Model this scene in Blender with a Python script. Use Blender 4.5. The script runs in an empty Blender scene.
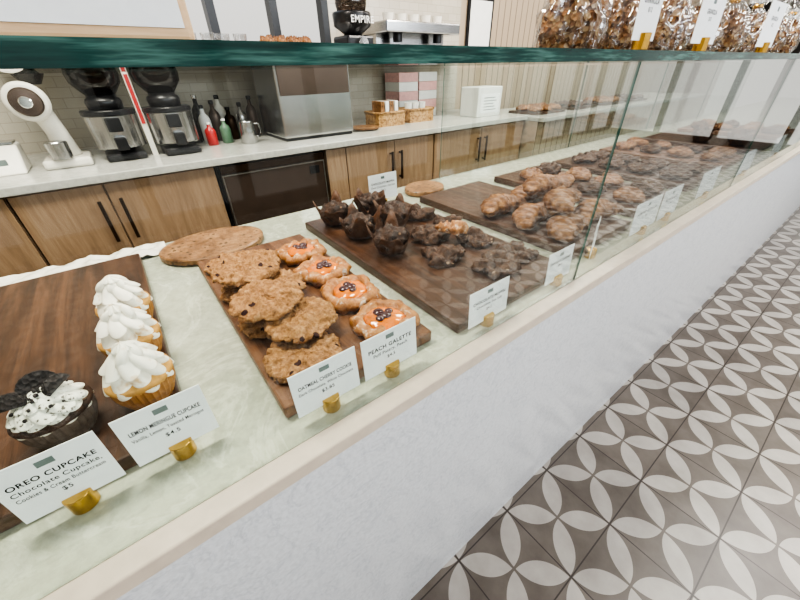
import bpy, bmesh, math, random
from mathutils import Vector, Matrix, noise
random.seed(7)
D=1.095   # display deck height above floor
SC=bpy.context.scene
COL=SC.collection
pi=math.pi
# ------------------------------------------------------------------ materials
def newmat(n):
    m=bpy.data.materials.new(n);m.use_nodes=True
    nt=m.node_tree;b=nt.nodes['Principled BSDF'];return m,nt,b
def N(nt,t,**k):
    n=nt.nodes.new(t)
    for a,v in k.items(): setattr(n,a,v)
    return n
def setin(n,**k):
    for a,v in k.items(): n.inputs[a.replace('_',' ')].default_value=v
def ramp(nt,fac,stops):
    r=N(nt,'ShaderNodeValToRGB');e=r.color_ramp.elements
    while len(e)<len(stops): e.new(.5)
    for i,(p,c) in enumerate(stops):
        e[i].position=p;e[i].color=(c[0],c[1],c[2],1)
    nt.links.new(fac,r.inputs[0]);return r.outputs[0]
def coords(nt,scale=(1,1,1),rot=(0,0,0),kind='Object'):
    tc=N(nt,'ShaderNodeTexCoord');mp=N(nt,'ShaderNodeMapping')
    mp.inputs['Scale'].default_value=scale;mp.inputs['Rotation'].default_value=rot
    nt.links.new(tc.outputs[kind],mp.inputs[0]);return mp.outputs[0]
def noisef(nt,vec,scale=5,detail=4,rough=.6,dist=0):
    n=N(nt,'ShaderNodeTexNoise');setin(n,Scale=scale,Detail=detail,Roughness=rough,Distortion=dist)
    nt.links.new(vec,n.inputs['Vector']);return n.outputs['Fac']
def bump(nt,b,h,s=.3,d=.01):
    n=N(nt,'ShaderNodeBump');n.inputs['Strength'].default_value=s;n.inputs['Distance'].default_value=d
    nt.links.new(h,n.inputs['Height']);nt.links.new(n.outputs[0],b.inputs['Normal'])
def plain(n,c,rough=.5,metal=0,nscale=40,var=.12,bs=0.0,coat=0,spec=.5):
    m,nt,b=newmat(n);v=coords(nt)
    f=noisef(nt,v,nscale,3)
    c2=[min(1,x*(1+var)) for x in c];c1=[x*(1-var) for x in c]
    nt.links.new(ramp(nt,f,[(.3,c1),(.7,c2)]),b.inputs['Base Color'])
    setin(b,Roughness=rough,Metallic=metal,Coat_Weight=coat,Specular_IOR_Level=spec)
    if bs: bump(nt,b,f,bs,.004)
    return m
def wood(n,c1,c2,c3,axis='y',scale=1,rough=.45,stretch=14):
    m,nt,b=newmat(n)
    s={'x':(1,stretch,stretch),'y':(stretch,1,stretch),'z':(stretch,stretch,1)}[axis]
    v=coords(nt,[q*scale for q in s])
    f=noisef(nt,v,1.6,6,.65,.6);g=noisef(nt,v,9,4,.7)
    mx=N(nt,'ShaderNodeMath',operation='MULTIPLY_ADD');mx.inputs[1].default_value=.35
    nt.links.new(g,mx.inputs[0]);nt.links.new(f,mx.inputs[2])
    nt.links.new(ramp(nt,mx.outputs[0],[(.45,c1),(.65,c2),(.85,c3)]),b.inputs['Base Color'])
    setin(b,Roughness=rough);bump(nt,b,mx.outputs[0],.15,.003);return m
def voro(n,stops,scale=60,rough=.8,bs=.6,bd=.006,coat=0):
    m,nt,b=newmat(n);v=coords(nt)
    vo=N(nt,'ShaderNodeTexVoronoi');vo.inputs['Scale'].default_value=scale
    nt.links.new(v,vo.inputs['Vector'])
    sep=N(nt,'ShaderNodeSeparateColor');nt.links.new(vo.outputs['Color'],sep.inputs[0])
    nt.links.new(ramp(nt,sep.outputs[0],stops),b.inputs['Base Color'])
    setin(b,Roughness=rough,Coat_Weight=coat);bump(nt,b,vo.outputs['Distance'],bs,bd);return m
def baked(n,stops,scale=55,rough=.7,bs=.8,spots=None,spotscale=45,thr=.3,prob=.85,sugar=0,coat=0):
    m,nt,b=newmat(n);v=coords(nt);f=noisef(nt,v,scale,5,.7)
    col=ramp(nt,f,stops)
    if spots:
        vo=N(nt,'ShaderNodeTexVoronoi');vo.inputs['Scale'].default_value=spotscale;nt.links.new(v,vo.inputs['Vector'])
        sep=N(nt,'ShaderNodeSeparateColor');nt.links.new(vo.outputs['Color'],sep.inputs[0])
        a=N(nt,'ShaderNodeMath',operation='GREATER_THAN');a.inputs[1].default_value=prob;nt.links.new(sep.outputs[0],a.inputs[0])
        c=N(nt,'ShaderNodeMath',operation='LESS_THAN');c.inputs[1].default_value=thr;nt.links.new(vo.outputs['Distance'],c.inputs[0])
        d=N(nt,'ShaderNodeMath',operation='MULTIPLY');nt.links.new(a.outputs[0],d.inputs[0]);nt.links.new(c.outputs[0],d.inputs[1])
        mx=N(nt,'ShaderNodeMix',data_type='RGBA');nt.links.new(d.outputs[0],mx.inputs['Factor']);nt.links.new(col,mx.inputs['A']);mx.inputs['B'].default_value=(*spots,1);col=mx.outputs['Result']
    if sugar:
        g=noisef(nt,v,44,5,.8);r=ramp(nt,g,[(sugar,(0,0,0)),(sugar+.1,(.8,.8,.8))])
        mx=N(nt,'ShaderNodeMix',data_type='RGBA');nt.links.new(r,mx.inputs['Factor']);nt.links.new(col,mx.inputs['A']);mx.inputs['B'].default_value=(.80,.76,.70,1);col=mx.outputs['Result']
    nt.links.new(col,b.inputs['Base Color']);setin(b,Roughness=rough,Coat_Weight=coat);bump(nt,b,f,bs,.008);return m
def glassmat(n,tint=(1,1,1),rough=.0,f0=.03,mul=.8,ex=5):
    m,nt,b=newmat(n);nt.nodes.remove(b);o=nt.nodes['Material Output']
    t=N(nt,'ShaderNodeBsdfTransparent');t.inputs[0].default_value=(*tint,1)
    g=N(nt,'ShaderNodeBsdfGlossy');g.inputs['Roughness'].default_value=rough
    lw=N(nt,'ShaderNodeLayerWeight');lw.inputs[0].default_value=.5
    pw=N(nt,'ShaderNodeMath',operation='POWER');pw.inputs[1].default_value=ex;nt.links.new(lw.outputs['Facing'],pw.inputs[0])
    a=N(nt,'ShaderNodeMath',operation='MULTIPLY_ADD',use_clamp=True);a.inputs[1].default_value=mul;a.inputs[2].default_value=f0
    nt.links.new(pw.outputs[0],a.inputs[0])
    mx=N(nt,'ShaderNodeMixShader');nt.links.new(a.outputs[0],mx.inputs[0])
    nt.links.new(t.outputs[0],mx.inputs[1]);nt.links.new(g.outputs[0],mx.inputs[2]);nt.links.new(mx.outputs[0],o.inputs[0]);return m
def quartz(n,base,vein,rough=.3,scale=3,vs=.5,sp0=.84,w=.035):
    m,nt,b=newmat(n);v=coords(nt)
    a=noisef(nt,v,scale,8,.62,1.6);c=noisef(nt,v,scale*14,4,.7)
    s=N(nt,'ShaderNodeMath',operation='SUBTRACT');s.inputs[1].default_value=.5;nt.links.new(a,s.inputs[0])
    ab=N(nt,'ShaderNodeMath',operation='ABSOLUTE');nt.links.new(s.outputs[0],ab.inputs[0])
    r=ramp(nt,ab.outputs[0],[(0,(vs,vs,vs)),(w,(0,0,0)),(1,(0,0,0))])
    mix=N(nt,'ShaderNodeMix',data_type='RGBA');mix.inputs['A'].default_value=(*base,1);mix.inputs['B'].default_value=(*vein,1)
    nt.links.new(r,mix.inputs['Factor'])
    sp=ramp(nt,c,[(.35,(sp0,sp0,sp0)),(.6,(1,1,1))])
    ml=N(nt,'ShaderNodeMix',data_type='RGBA',blend_type='MULTIPLY');ml.inputs['Factor'].default_value=1
    nt.links.new(mix.outputs['Result'],ml.inputs['A']);nt.links.new(sp,ml.inputs['B'])
    nt.links.new(ml.outputs['Result'],b.inputs['Base Color']);setin(b,Roughness=rough);return m

M={}
M['walnut']=wood('walnut',(.020,.008,.0045),(.058,.025,.012),(.115,.054,.028),'y',1.3,.34)
M['walnut2']=wood('walnut_warm',(.055,.021,.009),(.13,.055,.023),(.21,.098,.045),'y',1.3,.38)
M['acacia']=baked('acacia_round',[(.32,(.09,.04,.016)),(.5,(.24,.12,.05)),(.7,(.40,.23,.11))],22,.4,.2,(.07,.035,.015),60,.35,.75)
M['oak']=wood('oak_cabinet',(.20,.125,.072),(.27,.17,.10),(.33,.22,.135),'z',1.6,.45,12)
M['pine']=wood('light_wood',(.58,.37,.20),(.68,.46,.27),(.74,.54,.34),'x',1.5,.4)
M['quartz']=quartz('front_quartz',(.71,.725,.75),(.52,.545,.59),.2,8,.5,.84,.026)
M['deck']=quartz('deck_stone',(.41,.43,.345),(.61,.62,.53),.09,4,.45)
M['top']=quartz('counter_top',(.55,.55,.51),(.42,.42,.41),.2,4,.35)
M['edge']=plain('ledge_edge',(.62,.53,.43),.3,0,30,.06)
M['white']=plain('white_paint',(.76,.76,.74),.45,0,20,.03)
M['ivory']=plain('ivory_enamel',(.74,.71,.64),.25,0,20,.03,coat=.3)
M['card']=plain('card_stock',(.88,.89,.90),.6,0,80,.02)
M['ink']=plain('ink',(.004,.004,.005),.7,spec=.1)
M['greyink']=plain('grey_ink',(.16,.20,.19),.6)
M['brass']=plain('brass',(.62,.38,.09),.25,1,60,.1)
M['black']=plain('black_plastic',(.012,.012,.014),.3,0,30,.1)
M['bronze']=plain('dark_bronze',(.05,.03,.018),.35,.8)
M['steel']=plain('stainless',(.46,.46,.46),.22,1,8,.08)
M['chrome']=plain('chrome',(.8,.8,.8),.08,1,8,.03)
M['darksteel']=plain('dark_steel',(.10,.07,.055),.3,.6,10,.1)
M['red']=plain('red_enamel',(.45,.02,.02),.3)
M['pink']=plain('pink_card',(.74,.42,.40),.6)
M['green']=plain('green_label',(.10,.19,.12),.4)
M['wicker']=voro('wicker',[(0,(.22,.11,.04)),(.5,(.40,.23,.09)),(1,(.52,.33,.15))],90,.7)
M['cookie']=baked('oatmeal_cookie',[(.28,(.13,.055,.018)),(.42,(.29,.135,.048)),(.56,(.43,.225,.09)),(.72,(.57,.35,.17))],75,.8,1,(.04,.008,.006),38,.30,.80)
M['pastry']=baked('baked_pastry',[(.3,(.18,.06,.014)),(.5,(.38,.155,.042)),(.7,(.56,.29,.10))],40,.5,.6,sugar=.56)
M['custard']=plain('peach_custard',(.70,.19,.012),.13,0,30,.35,0,coat=.7)
M['berry']=plain('dark_berry',(.05,.008,.01),.2,0,30,.2,coat=.5)
M['choc']=baked('chocolate_cake',[(.3,(.010,.004,.002)),(.5,(.045,.018,.009)),(.7,(.11,.052,.026))],60,.5,1,(.24,.14,.08),60,.25,.85)
M['brownie']=baked('chocolate_pastry',[(.3,(.022,.008,.004)),(.5,(.065,.026,.011)),(.7,(.16,.078,.036))],45,.6,1,(.35,.24,.15),50,.3,.85)
M['tulip']=plain('brown_baking_paper',(.085,.034,.014),.55,0,30,.5)
M['tan']=plain('tan_liner',(.42,.20,.06),.65,0,60,.2)
M['darkliner']=plain('dark_liner',(.16,.13,.11),.5,0,60,.3)
M['cake']=plain('yellow_cake',(.58,.32,.09),.8,0,60,.2,.3)
M['croissant']=baked('croissant_crust',[(.3,(.075,.026,.008)),(.46,(.18,.07,.020)),(.58,(.30,.14,.048)),(.72,(.46,.26,.11))],30,.5,.5,sugar=.66)
M['crumb']=voro('oreo_crumb',[(0,(.01,.008,.008)),(1,(.045,.035,.035))],120,.7)
m,nt,b=newmat('meringue');v=coords(nt);f=noisef(nt,v,24,3,.6)
nt.links.new(ramp(nt,f,[(.35,(.86,.83,.74)),(.59,(.88,.84,.74)),(.70,(.62,.41,.20))]),b.inputs['Base Color']);setin(b,Roughness=.45);M['meringue']=m
m,nt,b=newmat('cookies_and_cream');v=coords(nt);f=noisef(nt,v,130,2,.5)
nt.links.new(ramp(nt,f,[(.34,(.12,.11,.09)),(.39,(.74,.73,.64)),(.7,(.84,.83,.75))]),b.inputs['Base Color']);setin(b,Roughness=.5);M['cream']=m
M['granola']=voro('granola',[(0,(.07,.024,.008)),(.35,(.22,.095,.034)),(.7,(.37,.195,.08)),(.92,(.50,.34,.17)),(1,(.70,.56,.40))],110,.75,1,.012)
M['pane']=glassmat('clear_glass',(.955,.98,.965),0,.022,.85,3.3)
M['film']=glassmat('clear_film',(.93,.93,.93),.09,.13,.7,3)
M['hopper']=glassmat('smoked_hopper',(.25,.22,.2),.05,.06,.7)
M['gedge']=plain('green_glass_edge',(.05,.13,.11),.15,0,12,.3)
m,nt,b=newmat('teal_glass_edge');v=coords(nt,(3,40,40));f=noisef(nt,v,3,4,.6)
nt.links.new(ramp(nt,f,[(.3,(.004,.025,.023)),(.52,(.015,.065,.056)),(.75,(.12,.26,.22))]),b.inputs['Base Color']);setin(b,Roughness=.12,Specular_IOR_Level=.4);M['teal']=m  # pale ramp stop paints highlight streaks into the edge colour
def beadmat(n,c1,c2,per):
    m,nt,b=newmat(n);v=coords(nt);sx=N(nt,'ShaderNodeSeparateXYZ');nt.links.new(v,sx.inputs[0])
    mu=N(nt,'ShaderNodeMath',operation='MULTIPLY');mu.inputs[1].default_value=1/per;nt.links.new(sx.outputs[0],mu.inputs[0])
    fr=N(nt,'ShaderNodeMath',operation='FRACT');nt.links.new(mu.outputs[0],fr.inputs[0])
    nt.links.new(ramp(nt,fr.outputs[0],[(0,c2),(.08,c2),(.14,c1),(1,c1)]),b.inputs['Base Color']);setin(b,Roughness=.5)
    bump(nt,b,ramp(nt,fr.outputs[0],[(0,(0,0,0)),(.08,(0,0,0)),(.14,(1,1,1)),(1,(1,1,1))]),.5,.01);return m
M['bead']=beadmat('beadboard',(.38,.30,.215),(.14,.105,.075),.09)
m,nt,b=newmat('white_wall_tile');v=coords(nt,(1,1,1),(pi/2,0,0))
br=N(nt,'ShaderNodeTexBrick');setin(br,Scale=5.0,Mortar_Size=.008,Color1=(.44,.40,.33,1),Color2=(.49,.45,.38,1),Mortar=(.36,.33,.28,1))
nt.links.new(v,br.inputs['Vector']);nt.links.new(br.outputs[0],b.inputs['Base Color']);setin(b,Roughness=.2);M['walltile']=m
M['wall']=plain('wall_plaster',(.50,.45,.38),.8,0,8,.05)
M['ceil']=plain('ceiling_paint',(.8,.8,.8),.9,0,8,.03)
# floor petals
m,nt,b=newmat('petal_cement_tile');v=coords(nt);sx=N(nt,'ShaderNodeSeparateXYZ');nt.links.new(v,sx.inputs[0])
T=.295
def mth(op,a,bb=None,cl=False):
    n=N(nt,'ShaderNodeMath',operation=op,use_clamp=cl)
    for i,q in enumerate((a,bb)):
        if q is None: continue
        if isinstance(q,(int,float)): n.inputs[i].default_value=q
        else: nt.links.new(q,n.inputs[i])
    return n.outputs[0]
sU=mth('ADD',mth('MULTIPLY',sx.outputs[0],1/T),.35);sV=mth('ADD',mth('MULTIPLY',sx.outputs[1],1/T),.2)
U=mth('FRACT',sU);V=mth('FRACT',sV)
du=mth('ABSOLUTE',mth('SUBTRACT',U,.5));dv=mth('ABSOLUTE',mth('SUBTRACT',V,.5))
eu=mth('SUBTRACT',.5,du);ev=mth('SUBTRACT',.5,dv)
d1=mth('SQRT',mth('ADD',mth('MULTIPLY',du,du),mth('MULTIPLY',ev,ev)))
d2=mth('SQRT',mth('ADD',mth('MULTIPLY',eu,eu),mth('MULTIPLY',dv,dv)))
pet=mth('LESS_THAN',mth('MAXIMUM',d1,d2),.485)
gr=mth('LESS_THAN',mth('MINIMUM',eu,ev),.008)
nz=noisef(nt,v,7,5,.6)
dark=ramp(nt,nz,[(.3,(.125,.103,.086)),(.7,(.19,.162,.139))]);lite=ramp(nt,nz,[(.3,(.38,.347,.308)),(.7,(.50,.462,.418))])
mA=N(nt,'ShaderNodeMix',data_type='RGBA');nt.links.new(pet,mA.inputs['Factor']);nt.links.new(dark,mA.inputs['A']);nt.links.new(lite,mA.inputs['B'])
mB=N(nt,'ShaderNodeMix',data_type='RGBA');nt.links.new(gr,mB.inputs['Factor']);nt.links.new(mA.outputs['Result'],mB.inputs['A']);mB.inputs['B'].default_value=(.055,.043,.037,1)
cx=N(nt,'ShaderNodeCombineXYZ');nt.links.new(mth('FLOOR',sU),cx.inputs[0]);nt.links.new(mth('FLOOR',sV),cx.inputs[1])
wn_=N(nt,'ShaderNodeTexWhiteNoise');nt.links.new(cx.outputs[0],wn_.inputs['Vector'])
tv=ramp(nt,wn_.outputs['Value'],[(0,(.80,.80,.81)),(1,(1.0,1.0,1.0))])
mC=N(nt,'ShaderNodeMix',data_type='RGBA',blend_type='MULTIPLY');mC.inputs['Factor'].default_value=1
nt.links.new(mB.outputs['Result'],mC.inputs['A']);nt.links.new(tv,mC.inputs['B'])
nt.links.new(mC.outputs['Result'],b.inputs['Base Color']);setin(b,Roughness=.32);M['floor']=m
# ------------------------------------------------------------------ mesh helpers
def fin(bm,name,mats,parent=None,loc=(0,0,0),rot=(0,0,0),smooth=False,bev=0,label=None):
    bmesh.ops.recalc_face_normals(bm,faces=bm.faces)
    me=bpy.data.meshes.new(name);bm.to_mesh(me);bm.free()
    if not isinstance(mats,(list,tuple)): mats=[mats]
    for q in mats: me.materials.append(M[q] if isinstance(q,str) else q)
    if smooth:
        for p in me.polygons: p.use_smooth=True
    ob=bpy.data.objects.new(name,me);COL.objects.link(ob);ob.location=loc;ob.rotation_euler=rot
    if parent: ob.parent=parent
    if bev:
        q=ob.modifiers.new('b','BEVEL');q.width=bev;q.segments=2;q.limit_method='ANGLE'
    if label: ob['label']=label
    return ob
def empty(name,loc=(0,0,0),rot=(0,0,0)):
    ob=bpy.data.objects.new(name,None);ob.empty_display_size=.02;COL.objects.link(ob);ob.location=loc;ob.rotation_euler=rot;return ob
def tag(ob,label,cat,group=None):
    ob['label']=label;ob['category']=cat
    if group: ob['group']=group
    return ob
def struct(ob,label=None):
    ob['kind']='structure'
    if label: ob['label']=label
    return ob
def box(bm,x0,x1,y0,y1,z0,z1,mi=0):
    v=[bm.verts.new(c) for c in [(x0,y0,z0),(x1,y0,z0),(x1,y1,z0),(x0,y1,z0),(x0,y0,z1),(x1,y0,z1),(x1,y1,z1),(x0,y1,z1)]]
    fs=[bm.faces.new([v[i] for i in q]) for q in [(0,3,2,1),(4,5,6,7),(0,1,5,4),(1,2,6,5),(2,3,7,6),(3,0,4,7)]]
    for f in fs: f.material_index=mi
    return fs
def B(x0,x1,y0,y1,z0,z1):
    bm=bmesh.new();box(bm,x0,x1,y0,y1,z0,z1);return bm
def lathe(bm,prof,seg=32,fn=None,c=(0,0,0),mi=0,closed=True):
    rings=[]
    for k,(r,z) in enumerate(prof):
        ring=[]
        for i in range(seg):
            t=2*pi*i/seg;rr,zz=(r,z) if fn is None else fn(r,z,t,k)
            ring.append(bm.verts.new((c[0]+rr*math.cos(t),c[1]+rr*math.sin(t),c[2]+zz)))
        rings.append(ring)
    for a,b2 in zip(rings,rings[1:]):
        for i in range(seg):
            f=bm.faces.new((a[i],a[(i+1)%seg],b2[(i+1)%seg],b2[i]));f.material_index=mi
    if closed:
        bm.faces.new(list(reversed(rings[0])));bm.faces.new(rings[-1])
    return rings
def L(prof,seg=32,fn=None,c=(0,0,0)):
    bm=bmesh.new();lathe(bm,prof,seg,fn,c);return bm
def tube(bm,pts,r,seg=10):
    rings=[]
    for i,p in enumerate(pts):
        p=Vector(p);a=Vector(pts[max(i-1,0)]);b2=Vector(pts[min(i+1,len(pts)-1)]);d=(b2-a).normalized()
        up=Vector((0,0,1)) if abs(d.z)<.9 else Vector((1,0,0));s=d.cross(up).normalized();t=s.cross(d)
        rr=r[i] if isinstance(r,(list,tuple)) else r
        rings.append([bm.verts.new(p+(s*math.cos(2*pi*k/seg)+t*math.sin(2*pi*k/seg))*rr) for k in range(seg)])
    for a,b2 in zip(rings,rings[1:]):
        for k in range(seg): bm.faces.new((a[k],a[(k+1)%seg],b2[(k+1)%seg],b2[k]))
    bm.faces.new(list(reversed(rings[0])));bm.faces.new(rings[-1])
def lump(bm,amp,freq,seed=0):
    bm.normal_update()
    o=Vector((seed*3.7,seed*1.3,seed*2.1))
    for v in bm.verts: v.co+=v.normal*amp*noise.noise(v.co*freq+o)
def dup(root,loc,rot=None,scale=None,label=None):
    def cp(o,par):
        n=o.copy();COL.objects.link(n)
        if par: n.parent=par
        for ch in o.children: cp(ch,n)
        return n
    n=cp(root,None);n.location=loc
    if rot is not None: n.rotation_euler=rot
    if scale: n.scale=(scale,)*3 if not isinstance(scale,tuple) else scale
    if label: n['label']=label
    return n
def text(body,size,name,parent,loc,rot,mat='ink',align='CENTER',off=0.0,width=None):
    cu=bpy.data.curves.new('t','FONT');cu.body=body;cu.size=size;cu.align_x=align;cu.align_y='CENTER';cu.offset=off;cu.space_character=1.1
    t=bpy.data.objects.new('t',cu);COL.objects.link(t)
    bpy.context.view_layer.update()
    me=bpy.data.meshes.new_from_object(t.evaluated_get(bpy.context.evaluated_depsgraph_get()))
    bpy.data.objects.remove(t)
    if width:
        w=max(v.co.x for v in me.vertices)-min(v.co.x for v in me.vertices)
        if w>width:
            for v in me.vertices: v.co.x*=width/w;v.co.y*=max(width/w,.85)
    me.materials.clear();me.materials.append(M[mat])
    ob=bpy.data.objects.new(name,me);COL.objects.link(ob);ob.parent=parent;ob.location=loc;ob.rotation_euler=rot;return ob
# ------------------------------------------------------------------ room
def face(n,x0,x1,y0,y1,z0,z1,mat,label=None): return struct(fin(B(x0,x1,y0,y1,z0,z1),n,mat),label)
face('floor',-2.2,11,-4.6,2.75,-.1,0,'floor','grey-brown cement tiles with off-white petals')
face('ceiling',-2.2,11,-4.6,2.75,3.5,3.6,'ceil')
face('wall_left',-2.3,-2.2,-4.6,2.75,0,3.5,'wall')
bm=bmesh.new()
y=-4.6
while y<2.7: box(bm,11,11.1,y,y+.12,0,3.5);y+=1.2
box(bm,11,11.1,-4.6,2.75,0,.15);box(bm,11,11.1,-4.6,2.75,2.4,2.55);box(bm,11,11.1,-4.6,2.75,2.9,3.5)
struct(fin(bm,'wall_right','black'),'dark framed end wall with openings added for daylight')  # open bays added so world light brightens the far end
WX0,WX1,WZ0=.25,1.55,D+.62
bm=bmesh.new()
box(bm,-2.2,WX0,2.5,2.6,0,3.5);box(bm,WX0,WX1,2.5,2.6,0,WZ0);box(bm,WX0,WX1,2.5,2.6,3.0,3.5);box(bm,WX1,2.9,2.5,2.6,0,3.5)
struct(fin(bm,'wall_back','walltile'),'white tiled wall')
face('wall_back_right',2.9,11,2.5,2.6,0,3.5,'bead','beige beadboard wall')
bm=bmesh.new()
for x in (WX0,.72,1.12,WX1-.05): box(bm,x,x+.05,2.5,2.58,WZ0,3.0)
box(bm,WX0,WX1,2.5,2.58,WZ0,WZ0+.05);box(bm,WX0,WX1,2.5,2.58,2.1,2.15)
struct(fin(bm,'window_1','black'),'dark framed window onto the street')
bm=bmesh.new();x=-2.2
while x<11: box(bm,x,x+.14,-4.6,-4.5,0,3.5);x+=1.1
box(bm,-2.2,11,-4.6,-4.5,0,.18);box(bm,-2.2,11,-4.6,-4.5,2.5,2.65);box(bm,-2.2,11,-4.6,-4.5,3.3,3.5)
struct(fin(bm,'window_2','black'),'dark framed shop front windows')
# ------------------------------------------------------------------ display counter
XL,XR=-1.3,9.0
c=tag(empty('display_counter',(0,0,0)),'long white quartz pastry counter with glass case and stone deck','counter')
fin(B(XL,XR,-.036,.05,0,D-.03),'front_panel','quartz',c)
fin(B(XL,XR,.05,1.05,.0,D-.03),'body','white',c)
fin(B(XL,XR,0.0,1.05,D-.03,D),'deck_slab','deck',c)
fin(B(XL,XR,-.038,0.0,D-.03,D+.001),'ledge','edge',c,bev=.003)
def pane(x0,x1,y,th,h,name):
    bm=bmesh.new();box(bm,x0,x1,y,y+th,0,h);bm.normal_update()
    for f in bm.faces: f.material_index=0 if abs(f.normal.y)>.5 or f.normal.z<-.5 else 1
    return fin(bm,name,['pane','gedge'],c,loc=(0,0,D+.001),label='clear glass panel with green edge')
xs=[-.5,.884,2.27,3.66,5.05,6.44,7.83]
pane(XL,xs[0]-.002,0,.004,.503,'front_pane')
for a,b2 in zip(xs,xs[1:]): pane(a+.002,b2-.002,0,.004,.503,'front_pane')
for a,b2 in ((1.33,2.6),(2.61,3.9),(3.91,5.2),(5.21,6.5)): pane(a,b2,1.03,.004,.5,'rear_pane')
bm=bmesh.new();box(bm,XL,8.4,-.012,.36,0,.017);bm.normal_update()
for f in bm.faces: f.material_index=0 if abs(f.normal.z)>.5 else 1
fin(bm,'glass_shelf',['pane','teal'],c,loc=(0,0,D+.505),label='thick dark green glass top')
# ------------------------------------------------------------------ boards
def board(x0,x1,y0,y1,mat,lab,h=.028,g='serving boards in the case'):
    bm=B(-(x1-x0)/2,(x1-x0)/2,-(y1-y0)/2,(y1-y0)/2,0,h)
    return tag(fin(bm,'serving_board',mat,loc=((x0+x1)/2,(y0+y1)/2,D+.001),bev=.004),lab,'board',g)
board(-.66,-.068,.12,.94,'walnut','large dark walnut board under the cupcakes')
board(.065,.40,.056,.75,'walnut2','brown wooden board under oatmeal cookies and galettes')
board(.458,.90,.035,.84,'walnut','dark walnut board under chocolate muffins')
board(.99,1.38,.07,.80,'walnut','dark walnut board under croissants')
board(1.50,1.88,.10,.80,'walnut','dark board with glazed buns')
board(2.02,2.42,.10,.80,'walnut','dark board with brown cookies')
board(2.58,3.0,.12,.8,'walnut2','dark board with pastries')
board(3.2,3.7,.12,.8,'walnut','dark board with muffins')
board(3.95,4.5,.12,.8,'walnut2','dark board with baked rolls')
def roundboard(x,y,rx,ry,rot,lab):
    bm=L([(.94,0),(1,.006),(1,.02),(.97,.024),(.001,.024)],48)
    for v in bm.verts: v.co.x*=rx;v.co.y*=ry*(1+.06*math.sin(3*math.atan2(v.co.y,v.co.x)))
    return tag(fin(bm,'round_board','acacia',loc=(x,y,D+.001),rot=(0,0,rot),smooth=False),lab,'board')
roundboard(.145,.892,.165,.125,.0,'oval speckled brown wood board')
roundboard(1.12,.92,.11,.09,.3,'small round wooden board')
bm=bmesh.new();bmesh.ops.create_grid(bm,x_segments=60,y_segments=14,size=.5)
for v in bm.verts:
    v.co.x*=.44;v.co.y*=.10;v.co.z=.012+.014*noise.noise(v.co*24)+.004*noise.noise(v.co*70);v.co.z=max(v.co.z,.0005)
tag(fin(bm,'parchment_sheet','ivory',loc=(-.21,.992,D+.001),smooth=True),'crinkled sheet of white baking parchment','paper')
# ------------------------------------------------------------------ cupcakes
BZ=D+.03
def liner(mat,r0,r1,h,par):
    return fin(L([(r0,0),(r1*.93,h*.5),(r1,h),(r1*.97,h+.001),(r1*.9,h-.006)],96,lambda r,z,t,k:(r*(1+.025*math.cos(32*t)),z)),'paper_liner',mat,par,smooth=False)
def lemon(loc,s=1,rz=0,lab=''):
    e=empty('cupcake',loc,(0,0,rz));e.scale=(s,s,s)
    liner('tan',.042,.058,.058,e)
    fin(L([(.055,.048),(.060,.058),(.058,.066),(.04,.074),(.001,.078)],32),'cake','cake',e,smooth=True)
    prof=[];n=70
    for i in range(n+1):
        q=i/n
        env=.060*(1-q**2.0)**.62*(1-.16*(q*2.2%1)) if q<1 else .0008
        prof.append((max(.0008,env),.062+.068*q+.012*max(0,q-.85)/.15))
    def fn(r,z,t,k):
        q=k/n;c_=abs(math.cos(4*t+q*3.0+.3*math.sin(t)))
        ridge=c_**.6
        rr=r*(.74+.30*ridge);return rr,z-.012*(1-q)*ridge+.010*q*ridge*(1-q)+.005*noise.noise(Vector((math.cos(t)*2,math.sin(t)*2,q*3+rz)))
    fin(L(prof,128,fn),'meringue_swirl','meringue',e,smooth=True)
    bm=bmesh.new()
    for k in range(5):
        a=k*pi/2.5+rz;w_=1+.2*math.sin(k*2.3+rz)
        pts=[(.026*w_*math.cos(a+.9*j/7)*(1-j/7.3),.026*w_*math.sin(a+.9*j/7)*(1-j/7.3),.106+.032*(j/7)**.8*w_) for j in range(8)]
        tube(bm,pts,[.007,.0095,.0105,.010,.008,.006,.0035,.001],12)
    fin(bm,'meringue_peak','meringue',e,smooth=True)
    return tag(e,lab,'cupcake','lemon meringue cupcakes')
lemon((-.108,.235,BZ),.84,0.2,'lemon cupcake topped with piped white meringue')
lemon((-.112,.370,BZ),.86,.9,'lemon cupcake in tan liner with piped white meringue')
lemon((-.113,.505,BZ),.86,1.5,'lemon cupcake in tan liner with toasted white meringue')
e=empty('cupcake',(-.223,.236,BZ),(0,0,.2));e.scale=(.80,.80,.80)
liner('darkliner',.046,.062,.058,e)
fin(L([(.058,.05),(.064,.058),(.060,.066),(.001,.07)],32),'cake','choc',e,smooth=True)
n=60
def fo(r,z,t,k):
    q=k/n;rid=abs(math.cos(5*t+q*6.5))**.6
    return r*(.84+.20*rid),z-.006*(1-q)*rid
fin(L([(max(.0008,.062*(1-(i/n)**2.1)**.7*(1-.10*((i/n)*3%1))),.060+.052*i/n) for i in range(n+1)],120,fo),'buttercream_swirl','cream',e,smooth=True)
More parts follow.
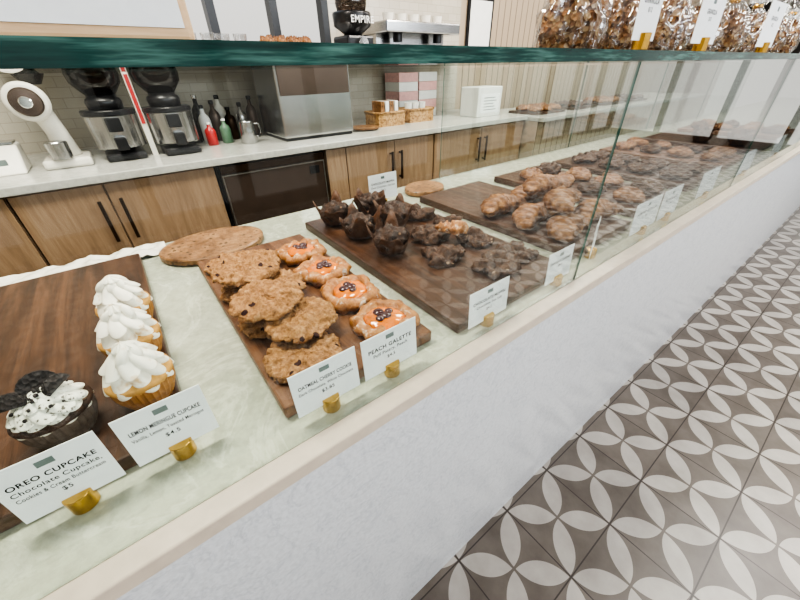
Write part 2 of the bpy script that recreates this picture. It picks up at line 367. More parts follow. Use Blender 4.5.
def oreo(bm,x,y,z,r,rot,arc,z0=None,z1=None,rf=1,seg=24):
    b2=bmesh.new()
    ring=lambda rr,zz:[b2.verts.new((rr*(1+.015*math.sin(i*2.7))*math.cos(arc*i/seg),rr*(1+.015*math.sin(i*2.7))*math.sin(arc*i/seg),zz)) for i in range(seg+1)]
    lo,hi=ring(r*rf,z0),ring(r*rf,z1);b2.faces.new(lo[::-1]);b2.faces.new(hi)
    for i in range(seg): b2.faces.new((lo[i],lo[i+1],hi[i+1],hi[i]))
    b2.faces.new((lo[-1],lo[0],hi[0],hi[-1]))
    mt=Matrix.Translation((x,y,z))@rot
    for v in b2.verts: v.co=mt@v.co
    me=bpy.data.meshes.new('t');b2.to_mesh(me);b2.free();bm.from_mesh(me);bpy.data.meshes.remove(me)
R=lambda a,ax:Matrix.Rotation(a,4,ax)
for (x,y,z,rot,rad) in ((.004,.022,.103,R(.15,'Z')@R(1.2,'X'),.031),(-.036,.004,.096,R(-.5,'Z')@R(1.0,'X'),.027),(.026,-.006,.102,R(.7,'Z')@R(.9,'X'),.022)):
    bm=bmesh.new();oreo(bm,x,y,z,rad,rot,pi*1.05,0,.006);oreo(bm,x,y,z,rad,rot,pi*1.05,.0095,.0155);fin(bm,'chocolate_cookie_piece','crumb',e)
    bm=bmesh.new();oreo(bm,x,y,z,rad,rot,pi*1.05,.0061,.0094,.9);fin(bm,'cream_filling','white',e)
bm=bmesh.new()
for k in range(40):
    a=random.random()*6.28;r=random.random()*.05;z=.062+.05*(1-(r/.058)**2)**.5
    bmesh.ops.create_icosphere(bm,subdivisions=1,radius=random.uniform(.0015,.0045),matrix=Matrix.Translation((r*math.cos(a),r*math.sin(a),z)))
q=fin(bm,'cookie_crumbs','crumb',e);q['kind']='stuff'
tag(e,'chocolate cupcake with crumb-flecked buttercream and dark cookie halves','cupcake')
# ------------------------------------------------------------------ cookies
src=[]
for s in range(5):
    bm=bmesh.new();prof=[(.066,0),(.076,.004),(.076,.009),(.070,.014),(.056,.017),(.038,.019),(.018,.018),(.001,.019)]
    lathe(bm,prof,40);bmesh.ops.subdivide_edges(bm,edges=bm.edges[:],cuts=2,use_grid_fill=True)
    for v in bm.verts:
        a=math.atan2(v.co.y,v.co.x);k=1+.10*noise.noise(Vector((math.cos(a)*2,math.sin(a)*2,s*5)));v.co.x*=k;v.co.y*=k
    lump(bm,.008,38,s);lump(bm,.008,100,s+9);lump(bm,.004,240,s+3)
    for v in bm.verts: v.co.z=max(v.co.z,-.001)
    src.append(fin(bm,'oatmeal_cookie','cookie',loc=(0,0,-5),smooth=True))
def place(objs,pos,cat,lab,grp):
    used=set()
    for i,(x,y,z,rx,ry,rz,sc) in enumerate(pos):
        k=i%len(objs);o=objs[k]
        if k in used: o=dup(o,(x,y,z))
        used.add(k);o.location=(x,y,z);o.rotation_euler=(rx,ry,rz);o.scale=(sc,)*3
        tag(o,lab,cat,grp)
pos=[]
for i,y in enumerate((.150,.312,.474,.636)): pos.append((.146,y,BZ+.003,0,0,random.random()*6,.97))
for i,y in enumerate((.228,.390,.552)): pos.append((.178,y,BZ+.030,0,0,random.random()*6,.98))
pos+=[(.138,.305,BZ+.056,-.02,-.02,2,1.),(.145,.47,BZ+.056,-.02,.02,4,1.)]
place(src,pos,'cookie','broad rough tan oatmeal cookie with dark cherry pieces','oatmeal cherry cookies on the board')
# ------------------------------------------------------------------ galettes
def galette(seed):
    e=empty('peach_galette')
    def sqr(t): return 1/max(abs(math.cos(t)),abs(math.sin(t)))**.5*.94
    def fn(r,z,t,k):
        return r*sqr(t)*(1+.09*noise.noise(Vector((math.cos(t)*3,math.sin(t)*3,seed*2.)))+.03*math.cos(9*t+seed)),z+.005*abs(math.cos(2.5*t+seed))*(1 if 1<k<6 else 0)
    bm=L([(.058,0),(.070,.004),(.072,.012),(.067,.021),(.057,.027),(.047,.024),(.041,.012),(.001,.010)],88,fn)
    lump(bm,.010,60,seed);fin(bm,'pastry_crust','pastry',e,smooth=True)
    bm=L([(.038,.008),(.045,.021),(.036,.027),(.020,.030),(.001,.031)],40);lump(bm,.005,60,seed);fin(bm,'peach_filling','custard',e,smooth=True)
    for k in range(4):
        a=seed+k*1.6;rr=.016 if k<3 else .004
        bm=bmesh.new();bmesh.ops.create_icosphere(bm,subdivisions=2,radius=.010+.003*(k%2),matrix=Matrix.Translation((rr*math.cos(a),rr*math.sin(a),.030))@Matrix.Scale(.45,4,(0,0,1)))
        fin(bm,'berry','berry',e,smooth=True)
    return e
for i,y in enumerate((.135,.282,.430,.578)):
    g=galette(i*1.7);g.location=(.330,y,BZ);g.rotation_euler=(0,0,(.3,-.2,.4,.1)[i])
    tag(g,'folded peach galette with orange filling, dark berries and sugar','pastry','peach galettes on the board')
# ------------------------------------------------------------------ muffins
def muffin(seed):
    e=empty('chocolate_muffin')
    def fn(r,z,t,k):
        q=k/5;w=math.cos(4*t+seed)+.55*math.cos(7*t+seed*2)+.4*math.cos(3*t+seed*3)
        return r*(1+.10*q*w+.02*math.cos(13*t)),z+(.024*q*q*w if k>2 else 0)+.006*q*noise.noise(Vector((math.cos(t)*3,math.sin(t)*3,seed)))
    bm=bmesh.new();lathe(bm,[(.044,0),(.050,.014),(.054,.026),(.058,.038),(.063,.050),(.069,.060)],56,fn,closed=False)
    o=fin(bm,'paper_wrap','tulip',e,smooth=True);s=o.modifiers.new('s','SOLIDIFY');s.thickness=.0012
    bm=bmesh.new();bmesh.ops.create_icosphere(bm,subdivisions=4,radius=.052)
    for v in bm.verts: v.co.z=v.co.z*(.5 if v.co.z>0 else .78)+.047
    lump(bm,.024,38,seed);lump(bm,.010,110,seed)
    fin(bm,'muffin_cake','choc',e,smooth=True);return e
ms=[muffin(k*1.3) for k in range(4)]
pos=[]
for x,y,s_ in ((.545,.75,.93),(.700,.755,.93),(.550,.59,.95),(.700,.595,.93),(.565,.43,.93)):
    pos.append((x,y,BZ+.003,0,0,random.random()*6,s_))
place(ms,pos,'muffin','dark chocolate muffin in torn brown paper','chocolate muffins on the board')
def flat(seed,mat,am=1):
    bm=bmesh.new();bmesh.ops.create_icosphere(bm,subdivisions=4,radius=.060)
    for v in bm.verts: v.co.x*=1.2;v.co.z=max(v.co.z*.34,-.007)+.007
    lump(bm,.045,24,seed);lump(bm,.018,70,seed)
    for v in bm.verts: v.co.z=max(min(v.co.z,.05),0)
    return fin(bm,'chocolate_pastry',mat,smooth=True)
fs_=[flat(k,'brownie') for k in (1,2,3,4,6)]
pos=[(.825,.62,BZ+.002,0,0,1.4,.80),(.715,.435,BZ+.002,0,0,1.5,.85),(.835,.46,BZ+.002,0,0,1.7,.80),(.665,.285,BZ+.002,0,0,.2,.9),(.81,.31,BZ+.002,0,0,1.2,.85),(.72,.15,BZ+.002,0,0,3.2,.85),(.83,.17,BZ+.002,0,0,1.5,.75)]
place(fs_,pos,'pastry','craggy flat chocolate pastry with crumbly top','chocolate pastries on the board')
q=flat(9,'pastry');q.location=(.745,.36,BZ+.043);q.scale=(.6,.6,.7);q.rotation_euler=(.1,.1,.5)
tag(q,'small golden pastry resting on the chocolate pastries','pastry')
for x,y in ((3.32,.24),(3.32,.45),(3.52,.3),(3.52,.5)):
    o=dup(ms[0],(x,y,BZ+.001),(0,0,random.random()*6),.9);tag(o,'dark muffin in brown paper','muffin','muffins on a far board')
# ------------------------------------------------------------------ croissants
def croissant(seed):
    bm=bmesh.new();pts=[];rs=[];n=60
    for i in range(n+1):
        q=i/n;a=-1.25+2.5*q;pts.append((.098*math.sin(a),.085*math.cos(a)-.055,0))
        env=math.sin(pi*min(max(q,.02),.98))**.75
        rs.append(.049*env*(.84+.18*(1-((q*7)%1)))+.003)
    tube(bm,pts,rs,20)
    for v in bm.verts: v.co.z=max(v.co.z*.74+.028,0)
    lump(bm,.009,40,seed);lump(bm,.004,120,seed)
    for v in bm.verts: v.co.z=max(v.co.z,0)
    return fin(bm,'croissant','croissant',smooth=True)
cs=[croissant(k) for k in range(3)]
pos=[(1.085,.135,BZ+.002,0,0,.20,.98),(1.29,.15,BZ+.002,0,0,-.15,.98),(1.085,.27,BZ+.002,0,0,.1,.98),(1.29,.29,BZ+.002,0,0,.2,.98),(1.085,.41,BZ+.002,0,0,-.15,.98),(1.29,.43,BZ+.002,0,0,-.15,.98),
(1.14,.20,BZ+.066,0,.0,.4,.95),(1.23,.34,BZ+.066,0,0,-.3,.95)]
place(cs,pos,'croissant','golden brown flaky croissant with light sugar dusting','croissants heaped on the board')
def bun(mat,seed,r=.06,zf=.62):
    bm=bmesh.new();bmesh.ops.create_icosphere(bm,subdivisions=4,radius=r)
    for v in bm.verts: v.co.z=max(v.co.z*zf,-.016)+.016
    for v in bm.verts:
        a=math.atan2(v.co.y,v.co.x);v.co.z+=.004*math.sin(a*3+math.hypot(v.co.x,v.co.y)*160)
    lump(bm,.016,30,seed);lump(bm,.008,80,seed)
    for v in bm.verts: v.co.z=max(v.co.z,0)
    return fin(bm,'pastry_bun',mat,smooth=True)
bs=[bun('croissant',1,.06,.5),bun('brownie',2,.06,.42),bun('croissant',3,.058,.44)]
pos=[]
for bx in (1.61,1.77):
    for iy in range(4): pos.append((bx+random.uniform(-.01,.01),.19+iy*.155,BZ+.002,0,0,random.random()*6,random.uniform(.9,1.06)))
for bx in (2.70,2.87,4.1,4.3):
    for iy in range(4): pos.append((bx+random.uniform(-.01,.01),.21+iy*.16,BZ+.002,0,0,random.random()*6,random.uniform(.9,1.06)))
place(bs,pos,'pastry','irregular glazed brown pastry bun','pastry buns on far boards')
pos=[]
for bx in (2.13,2.29):
    for iy in range(4): pos.append((bx,.20+iy*.155,BZ+.002,0,0,random.random()*6,1.1))
bb=[bun('brownie',5,.06,.30)];place(bb,pos,'cookie','dark chocolate round cookie','dark cookies on a far board')
# ------------------------------------------------------------------ cards
def card(x0,x1,y,z0,h,lines,lab,tilt=-.06,base=D,grp='price cards along the case front',yaw=0,holder=True):
    w=x1-x0
    e=empty('price_card',((x0+x1)/2,y,base+.0015),(0,0,yaw));tag(e,lab,'price card',grp)
    if holder:
        fin(L([(.0150,0),(.0160,.001),(.0160,.028),(.0150,.029)],28),'brass_holder','brass',e,smooth=False)
    c2=fin(B(-w/2,w/2,-.0006,.0006,0,h),'card_stock','card',e,loc=(0,-.002,max(z0,.012)),rot=(tilt,0,0))
    if lines:
        fin(B(-.009,.009,-.0010,-.0007,h*.80,h*.80+h*.10),'logo_block','greyink',c2)
        zs=[.66,.53,.41,.29] if len(lines)>3 else [.64,.50,.35]
        for i,t in enumerate(lines):
            sz=h*(.135 if i==0 else .11)
            text(t,sz,'printed_text',c2,(0,-.0008,h*(zs[i])),(pi/2,0,0),off=.00026 if i==0 else .00010,width=w*(.82 if i==0 else .84))
    return e
card(-.266,-.158,.098,.02,.095,['OREO CUPCAKE','Chocolate Cupcake,','Cookies & Cream Buttercream','$5'],'white price card reading OREO CUPCAKE in a brass holder')
card(-.141,-.030,.098,.02,.095,['LEMON MERINGUE CUPCAKE','Vanilla, Lemon, Toasted Meringue','$4.5'],'white price card reading LEMON MERINGUE CUPCAKE in a brass holder')
card(.08,.20,.033,.018,.09,['OATMEAL CHERRY COOKIE','Dark Chocolate, White Chocolate','$3.85'],'white price card reading OATMEAL CHERRY COOKIE in a brass holder')
card(.212,.335,.033,.018,.09,['PEACH GALETTE','Puff Pastry, Peach','$4.5'],'white price card reading PEACH GALETTE in a brass holder')
card(.475,.605,.0215,.016,.088,['CHOCOLATE MUFFIN','Chocolate, Sea Salt','$4.5'],'white price card before the muffins in a brass holder')
card(.765,.88,.0215,.016,.088,['CHOCOLATE CROISSANT','$4.5'],'white price card beside a pane joint in a brass holder')
card(1.0,1.10,.045,.016,.10,['CROISSANT','$4'],'white price card before the croissants in a brass holder',yaw=.35)
card(1.26,1.46,.028,.016,.105,['ALMOND CROISSANT','$4.5'],'white price card before glazed buns in a brass holder')
card(1.48,1.65,.028,.016,.105,['MORNING BUN','$4'],'white price card before dark cookies in a brass holder')
card(1.87,2.09,.028,.016,.105,['COOKIE','$4'],'white price card before far pastries in a brass holder')
card(2.43,2.67,.028,.016,.105,['SCONE','$4'],'white price card near the far panes in a brass holder')
card(3.08,3.34,.028,.016,.105,['MUFFIN','$4'],'small white price card far along the case')
card(.775,.92,.872,.030,.105,['CHOCOLATE MUFFIN','Dark Chocolate, Sea Salt','$4.5'],'white price card standing behind the muffin board')
# ------------------------------------------------------------------ items on glass top
ST=D+.523
e=tag(empty('menu_stand',(.022,.08,ST)),'light wooden menu block with a white paper sheet','menu stand')
fin(B(-.078,.072,-.012,.012,0,.17),'wood_block','pine',e,bev=.006)
fin(B(-.070,.064,-.0135,-.0125,.012,.168),'paper_sheet','card',e)
def bag(seed):
    e=empty('granola_bag')
    def mk(off,amp,name,mat,top):
        bm=bmesh.new();prof=[(.046,0),(.070,.012),(.080,.035),(.078,.065),(.064,.092),(.044,.112)]
        if top: prof+=[(.022,.13),(.011,.142),(.022,.16),(.058,.20)]
        else: prof=[(r*.96,z) for r,z in prof]+[(.001,.118)]
        prof=[(r+off if r>.002 else r,z) for r,z in prof]
        lathe(bm,prof,40,lambda r,z,t,k:(r*(1+.07*math.cos(4*t+seed)+(.12*math.cos(9*t+k*.4+seed)*(1 if k>4 else .5) if top else 0)),z),closed=not top)
        bmesh.ops.subdivide_edges(bm,edges=bm.edges[:],cuts=2,use_grid_fill=True)
        lump(bm,amp,60 if not top else 40,seed)
        for v in bm.verts: v.co.y*=.72;v.co.z=max(v.co.z,0)
        return fin(bm,name,mat,e,smooth=True)
    mk(0,.018,'granola','granola',False);mk(.008,.020,'clear_bag','film',True)
    fin(L([(.013,.136),(.015,.140),(.013,.148)],16),'bag_tie','brass',e,smooth=True)
    return e
bg=[bag(k*2) for k in range(3)]
pos=[]
for x,y,s in ((.94,.20,1.05),(1.18,.21,1.05),(1.44,.2,1.1),(1.72,.2,1.1),(2.0,.2,1.15),(2.30,.2,1.15),(2.60,.2,1.2),(2.92,.2,1.2)):
    pos.append((x,y,ST+.001,0,0,random.choice((0,pi))+random.uniform(-.12,.12),s))
place(bg,pos,'bag of granola','clear tied plastic bag filled with brown granola','granola bags on the glass shelf')
card(.90,1.0,.04,.016,.10,['GRANOLA','$12'],'white price card among granola bags in a brass holder',base=ST,grp='price cards on the glass shelf')
card(1.22,1.38,.04,.016,.10,['GRANOLA','$12'],'white price card among granola bags in a brass holder',base=ST,grp='price cards on the glass shelf')
card(1.80,2.0,.04,.016,.12,['GRANOLA','$12'],'white price card among granola bags in a brass holder',base=ST,grp='price cards on the glass shelf')
# ------------------------------------------------------------------ back counter
WT=D+.147;Y0=1.667
tag(fin(B(-2.1,2.95,Y0-.02,2.495,WT-.035,WT),'worktop','top',bev=.004),'pale stone worktop over the oak cabinets','worktop')
def pull(par,x,z0,z1):
    bm=bmesh.new();box(bm,x-.007,x+.007,-.035,-.025,z0,z1);box(bm,x-.005,x+.005,-.027,0,z0+.01,z0+.02);box(bm,x-.005,x+.005,-.027,0,z1-.02,z1-.01)
    fin(bm,'handle','bronze',par,bev=.001)
def cabinet(x0,x1,doors,handles):
    e=tag(empty('cabinet',(x0,Y0,0)),'oak base cabinet with dark bronze bar handles','cabinet','oak base cabinets')
    w=x1-x0;H=WT-.036
    fin(B(0,w,.02,.80,.10,H),'body','oak',e)
    fin(B(.01,w-.01,.06,.1,0,.10),'plinth','black',e)
    for (a,b2),h in zip(doors,handles):
        d=fin(B(a-x0+.003,b2-x0-.003,.0,.019,.12,H-.006),'door','oak',e,bev=.002)
        if h is not None: pull(d,h-x0,H-.26,H-.07)
cabinet(-2.1,-1.285,[(-2.1,-1.69),(-1.69,-1.285)],[-1.73,-1.65])
cabinet(-1.28,-.435,[(-1.28,-.86),(-.86,-.435)],[-.9,-.82])
cabinet(-.43,.35,[(-.43,-.115),(-.115,.35)],[-.155,-.075])
cabinet(.98,1.86,[(.98,1.12),(1.12,1.5),(1.5,1.86)],[None,1.46,1.54])
cabinet(1.865,2.93,[(1.865,2.38),(2.38,2.93)],[2.34,2.42])
f=tag(empty('undercounter_fridge',(.36,Y0,0)),'dark bronze undercounter fridge with steel trim','fridge')
H=WT-.037
fin(B(0,.61,.03,.8,.02,H),'body','black',f)
d=fin(B(.012,.598,-.006,.029,.10,H-.05),'door','darksteel',f,bev=.003)
fin(B(.012,.598,-.012,.02,H-.046,H-.008),'top_grille','bronze',f)
bm=bmesh.new()
for q in ((.012,.020),(.590,.598)): box(bm,q[0],q[1],-.011,-.006,.10,H-.05)
box(bm,.020,.590,-.011,-.006,H-.058,H-.05);fin(bm,'steel_trim','steel',f)
fin(B(.50,.56,-.014,-.0115,H-.12,H-.075),'badge','black',f)
tag(fin(B(2.96,6.8,1.55,2.2,0,D+.10),'service_counter','bead'),'beige beadboard fronted service counter','counter')
tag(fin(B(2.96,6.85,1.50,2.25,D+.101,D+.135),'worktop','top',bev=.004),'pale stone slab on the beadboard counter','worktop')
tag(fin(B(-.35,2.8,1.95,2.495,D+.565,D+.60),'wall_shelf','white',bev=.003),'white shelf above the back worktop','shelf')
# ------------------------------------------------------------------ back counter appliances
def coffee_urn(x,y,lab):
    e=tag(empty('coffee_grinder',(x,y,WT)),lab,'coffee grinder','steel coffee grinders')
    fin(B(-.085,.085,-.12,.10,0,.035),'base','black',e,bev=.012)
    fin(B(-.05,.05,.03,.10,.035,.19),'column','black',e,bev=.01)
    fin(L([(.098,.05),(.106,.056),(.108,.20),(.100,.21),(.001,.21)],36),'steel_chamber','steel',e,smooth=False)
    fin(L([(.108,.195),(.112,.20),(.112,.215),(.108,.22)],36),'collar','black',e)
    fin(B(-.025,.025,-.15,-.100,.05,.11),'spout','black',e,bev=.008)
    fin(B(-.03,.03,-.118,-.106,.13,.19),'badge','black',e,bev=.004)
    fin(L([(.07,.215),(.075,.25),(.070,.265),(.06,.27),(.06,.28)],30),'funnel','black',e,smooth=True)
    fin(L([(.060,.28),(.100,.33),(.108,.39),(.108,.395)],30),'bean_hopper','hopper',e,smooth=True)
    fin(L([(.055,.28),(.080,.31),(.088,.345),(.001,.35)],24),'coffee_beans','choc',e,smooth=True)
    fin(L([(.110,.395),(.112,.405),(.03,.415),(.001,.418)],30),'lid','black',e,smooth=True)
    return e
coffee_urn(.02,2.02,'steel and black coffee grinder with smoked hopper beside the white one')
coffee_urn(.27,1.99,'steel and black coffee grinder with smoked hopper beside the bottles')
e=tag(empty('coffee_grinder',(-.20,2.0,WT)),'white enamel coffee grinder with round chrome burr head','coffee grinder')
bm=bmesh.new();box(bm,-.10,.08,-.10,.10,0,.04);fin(bm,'base','ivory',e,bev=.012)
bm=bmesh.new();tube(bm,[(0,.02,.04),(-.005,.02,.14),(-.02,.01,.22),(-.03,.0,.27)],[.05,.04,.042,.05],24);fin(bm,'column','ivory',e,smooth=True)
bm=L([(.055,0),(.072,.008),(.075,.06),(.065,.075),(.03,.078),(.001,.078)],40);fin(bm,'burr_head','ivory',e,loc=(-.04,-.02,.27),rot=(pi/2,0,0),smooth=False,bev=.004)
fin(L([(.050,.0),(.054,.004),(.048,.012),(.02,.014),(.001,.014)],36),'dial','darksteel',e,loc=(-.04,-.099,.27),rot=(pi/2,0,0))
fin(L([(.022,.0),(.022,.02),(.018,.024),(.001,.024)],24),'knob','chrome',e,loc=(-.04,-.113,.27),rot=(pi/2,0,0))
fin(L([(.03,.33),(.05,.36),(.085,.43),(.088,.47)],30),'bean_hopper','hopper',e,smooth=True)
fin(L([(.03,.06),(.04,.065),(.042,.13),(.038,.135)],24,c=(-.02,-.09,-.02)),'catch_cup','steel',e)
e=tag(empty('kitchen_scale',(-.46,2.0,WT)),'white kitchen scale with slanted front and grey keys','scale')
bm=bmesh.new();box(bm,-.13,.10,-.10,.10,0,.11)
for v in bm.verts:
    if v.co.z>.05 and v.co.y<0: v.co.y+=.09
fin(bm,'body','ivory',e,bev=.008)
fin(B(-.08,.05,-.070,-.064,.03,.06),'keypad','greyink',e);fin(B(-.12,.09,-.01,.10,.112,.12),'steel_plate','steel',e)
e=tag(empty('splash_panel',(.145,1.98,WT)),'white upright panel with red stripe between the grinders','panel')
fin(B(-.012,.012,-.012,.012,0,.42),'panel','ivory',e);fin(B(-.008,.008,-.016,-.0125,.15,.36),'red_stripe','red',e)
def bottle(x,y,h,r,mat,cap,lab):
    e=tag(empty('bottle',(x,y,WT)),lab,'bottle')
    fin(L([(r*.9,0),(r,.004),(r,h*.6),(r*.85,h*.7),(r*.35,h*.8),(r*.33,h*.93)],24),'bottle_body',mat,e,smooth=True)
    fin(L([(r*.42,h*.92),(r*.42,h),(r*.3,h*1.01)],20),'cap',cap,e)
bottle(.47,2.20,.20,.033,'white','black','white squeeze bottle with black cap')
bottle(.54,2.24,.22,.033,'darksteel','black','dark glass syrup bottle')
bottle(.62,2.22,.18,.035,'bronze','black','brown glass bottle with black cap')
bottle(.55,2.10,.13,.030,'green','white','small green labelled bottle')
bottle(.46,2.08,.12,.030,'red','white','red spice tin with white cap')
bottle(.70,2.24,.20,.033,'steel','black','steel pump bottle with black top')
bottle(.78,2.28,.23,.035,'darksteel','black','tall dark syrup bottle with black top')
bottle(.40,2.24,.19,.033,'hopper','steel','smoked glass jar with steel cap')
bottle(.47,2.32,.25,.036,'black','steel','tall black bottle with steel cap')
bottle(.60,2.34,.24,.036,'ivory','black','tall cream bottle with black cap')
e=tag(empty('milk_pitcher',(.65,2.0,WT)),'stainless milk pitcher with side handle','pitcher')
fin(L([(.045,0),(.05,.004),(.046,.07),(.04,.11),(.043,.12)],28),'jug_body','steel',e,smooth=True)
bm=bmesh.new();tube(bm,[(.04,0,.10),(.07,0,.10),(.08,0,.06),(.065,0,.03),(.045,0,.03)],.005,8);fin(bm,'jug_handle','steel',e,smooth=True)
e=tag(empty('ice_dispenser',(1.07,2.03,WT)),'boxy stainless steel countertop machine with grey panel','machine')
fin(B(-.25,.23,-.18,.20,.015,.40),'body','steel',e,bev=.012)
fin(B(-.235,.215,-.186,-.181,.24,.37),'front_panel','darksteel',e,bev=.003)
fin(B(.232,.238,-.12,.12,.10,.34),'side_vent','greyink',e)
fin(B(-.24,.22,-.17,.19,0,.015),'foot','black',e)
tag(fin(L([(.06,0),(.10,.008),(.105,.018),(.098,.016),(.06,.008),(.001,.006)],36),'wooden_plate','acacia',loc=(1.45,1.95,WT+.001)),'small round wooden plate','plate')
def basket(x,y,lab):
    e=tag(empty('wicker_basket',(x,y,WT)),lab,'basket','wicker baskets on the worktop')
    bm=bmesh.new()
    w,d_,h=.12,.09,.09
    for a in ((-w,-w+.012,-d_,d_),(w-.012,w,-d_,d_),(-w+.012,w-.012,-d_,-d_+.012),(-w+.012,w-.012,d_-.012,d_)): box(bm,a[0],a[1],a[2],a[3],.0,h)
    box(bm,-w+.012,w-.012,-d_+.012,d_-.012,0,.01);fin(bm,'woven_body','wicker',e)
    bm=bmesh.new();z=h
    tube(bm,[(-w,-d_,z),(w,-d_,z),(w,d_,z),(-w,d_,z),(-w,-d_,z)],.009,8);fin(bm,'rim','wicker',e,smooth=True)
basket(1.70,2.05,'wicker basket holding paper packets');basket(2.02,2.08,'wicker basket holding stacked cups')
for i in range(4):
    tag(fin(B(-.015,.015,-.06,.06,0,.15),'paper_packet','white' if i%2 else 'acacia',loc=(1.64+.042*i,2.05,WT+.012)),'upright paper packet in the basket','packet','paper packets')
for i in range(3):
    tag(fin(L([(.022,0),(.030,.12),(.031,.122),(.028,.12),(.020,.004)],20),'paper_cup','white',loc=(1.95+.070*i,2.08,WT+.012)),'white paper cup standing in the wicker basket','cup','paper cups')
for j in range(2):
    for i in range(5):
        pk=(i+j)%2==0
        tag(fin(B(-.10,.10,-.10,.10,0,.065),'pastry_box','pink' if pk else 'white',loc=(2.10+.215*j,2.36,WT+.001+.0665*i),bev=.002),'pink bakery box in a stack' if pk else 'white bakery box in a stack','box','stacked bakery boxes')
e=tag(empty('register_box',(2.66,1.95,WT)),'white register box with printed sheet','register')
fin(B(-.15,.15,-.10,.10,0,.22),'body','white',e,bev=.006);fin(B(-.12,.12,-.104,-.1005,.03,.17),'printed_sheet','card',e)
bm=bmesh.new()
for i in range(5): box(bm,-.08,.08-.02*(i%3),-.1052,-.1045,.05+.022*i,.056+.022*i)
fin(bm,'print_lines','greyink',e)
SH=D+.601
e=tag(empty('espresso_grinder',(1.50,2.10,SH)),'black espresso grinder with clear hopper lettered EMPIRE','espresso grinder')
fin(B(-.10,.10,-.10,.10,0,.09),'body','black',e,bev=.015)
fin(L([(.06,.09),(.06,.10),(.12,.14),(.125,.20),(.12,.21)],32),'bean_hopper','black',e,smooth=True)
fin(L([(.035,.0),(.035,.03),(.001,.03)],24),'dial','chrome',e,loc=(0,-.10,.045),rot=(pi/2,0,0))
fin(L([(.09,.212),(.10,.25),(.10,.30)],28),'glass_hopper','hopper',e,smooth=True)
text('EMPIRE',.05,'lettering',e,(0,-.128,.165),(pi/2,0,0),'white',width=.2,off=.001)
e=tag(empty('espresso_machine',(2.14,2.25,SH)),'low stainless espresso machine with black base','espresso machine')
fin(B(-.36,.36,-.15,.20,0,.04),'base','black',e,bev=.006)
fin(B(-.34,.34,.02,.20,.04,.12),'back_panel','steel',e)
fin(B(-.36,.36,-.15,.20,.12,.19),'top_housing','steel',e,bev=.01)
for x in (-.2,.2): fin(L([(.035,.07),(.035,.12),(.03,.121)],24,c=(x,-.06,0)),'group_head','black',e)
for x in (-.24,-.12,0,.12,.24):
    tag(fin(L([(.028,0),(.036,.004),(.042,.05),(.043,.052),(.038,.05),(.026,.006)],24),'coffee_cup','ivory',loc=(2.14+x,2.25,SH+.191),smooth=False),'white cup on top of the espresso machine','cup','cups on the espresso machine')
e=tag(empty('bread_tray',(1.02,2.08,SH)),'wooden tray of golden rolls','tray')
bm=bmesh.new();box(bm,-.17,.17,-.09,.09,0,.012);box(bm,-.17,-.16,-.09,.09,.012,.03);box(bm,.16,.17,-.09,.09,.012,.03);box(bm,-.16,.16,-.09,-.08,.012,.03);box(bm,-.16,.16,.08,.09,.012,.03)
fin(bm,'tray_body','pine',e)
for i in range(8):
    o=dup(bs[0],(.90+.078*(i%4),2.045+.07*(i//4),SH+.014),(0,0,random.random()*6),(.55,.55,1.3));tag(o,'small golden roll in a wooden tray','roll','rolls in the tray')
for i in range(5):
    tag(fin(L([(.02,0),(.03,.004),(.036,.08),(.037,.082),(.034,.08),(.02,.01)],20),'glass_tumbler','film',loc=(.42+.085*i,2.1+.03*(i%2),SH)),'clear glass tumbler on the shelf','glass','tumblers on the shelf')
e=tag(empty('framed_picture',(3.15,2.498,D+.62)),'black framed pale print on the beadboard wall','picture')
fin(B(-.17,.17,-.02,0,0,.42),'frame','black',e);fin(B(-.145,.145,-.024,-.0205,.025,.395),'print','white',e)
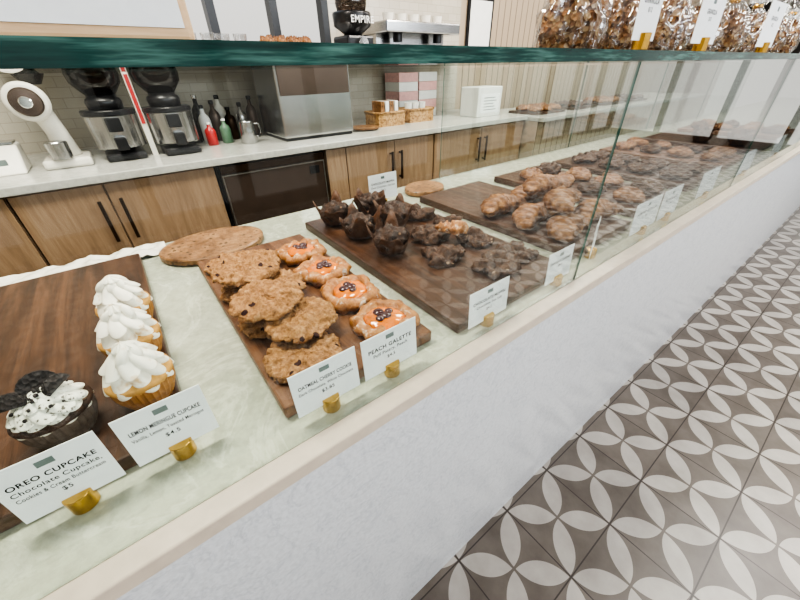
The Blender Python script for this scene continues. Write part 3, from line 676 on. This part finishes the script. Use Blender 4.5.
for i,x in enumerate((3.3,3.9,4.5,5.1)):
    tag(fin(B(-.22,.22,-.16,.16,0,.02),'serving_board','walnut',loc=(x,1.80,D+.136)),'dark tray on the beadboard counter','board','trays on the service counter')
    for k in range(6):
        o=dup((bb[0] if i%2 else bs[0]),(x-.14+.14*(k%3),1.72+.14*(k//3),D+.158),(0,0,k),1.0);tag(o,'brown baked pastry on a dark tray','pastry','pastries on the service counter')
# ------------------------------------------------------------------ camera
cd=bpy.data.cameras.new('camera');cam=bpy.data.objects.new('camera',cd);COL.objects.link(cam);SC.camera=cam
a,p,r=.9302,.5926,-.0231
F=Vector((math.cos(a)*math.cos(p),math.sin(a)*math.cos(p),-math.sin(p)));R0=Vector((math.sin(a),-math.cos(a),0));U0=R0.cross(F)
R1=R0*math.cos(r)+U0*math.sin(r);U1=U0*math.cos(r)-R0*math.sin(r)
mt=Matrix((R1,U1,-F)).transposed().to_4x4();mt.translation=Vector((0,-.3662,D+.5));cam.matrix_world=mt
cd.sensor_width=36;cd.lens=342.1/800*36;cd.clip_start=.01
# ------------------------------------------------------------------ light
w=bpy.data.worlds.new('w');SC.world=w;w.use_nodes=True;nt=w.node_tree;bgd=nt.nodes['Background']
tc=N(nt,'ShaderNodeTexCoord');sx=N(nt,'ShaderNodeSeparateXYZ');nt.links.new(tc.outputs['Generated'],sx.inputs[0])
nt.links.new(ramp(nt,sx.outputs[2],[(0,(.40,.39,.37)),(.47,(.62,.61,.58)),(.53,(.85,.92,1)),(1,(.6,.75,1))]),bgd.inputs[0]);bgd.inputs[1].default_value=1.9
def area(loc,rot,sx_,sy_,e,c):
    l=bpy.data.lights.new('l','AREA');l.shape='RECTANGLE';l.size=sx_;l.size_y=sy_;l.energy=e;l.color=c
    o=bpy.data.objects.new('area_light',l);COL.objects.link(o);o.location=loc;o.rotation_euler=rot
area((3.0,-4.4,2.9),(pi/2+.35,0,0),8,.7,170,(.86,.93,1))
area((-.2,.9,3.4),(0,0,0),1.2,.4,85,(1,.92,.82))
area((2.6,.9,3.4),(0,0,0),1.2,.4,80,(1,.93,.84))
area((3.6,-1.6,3.4),(0,0,0),3,.8,85,(1,.98,.95))
area((5.5,1.3,3.4),(0,0,0),3,.5,70,(1,.95,.88))
SC.view_settings.look='AgX - High Contrast'
SC.view_settings.exposure=.12
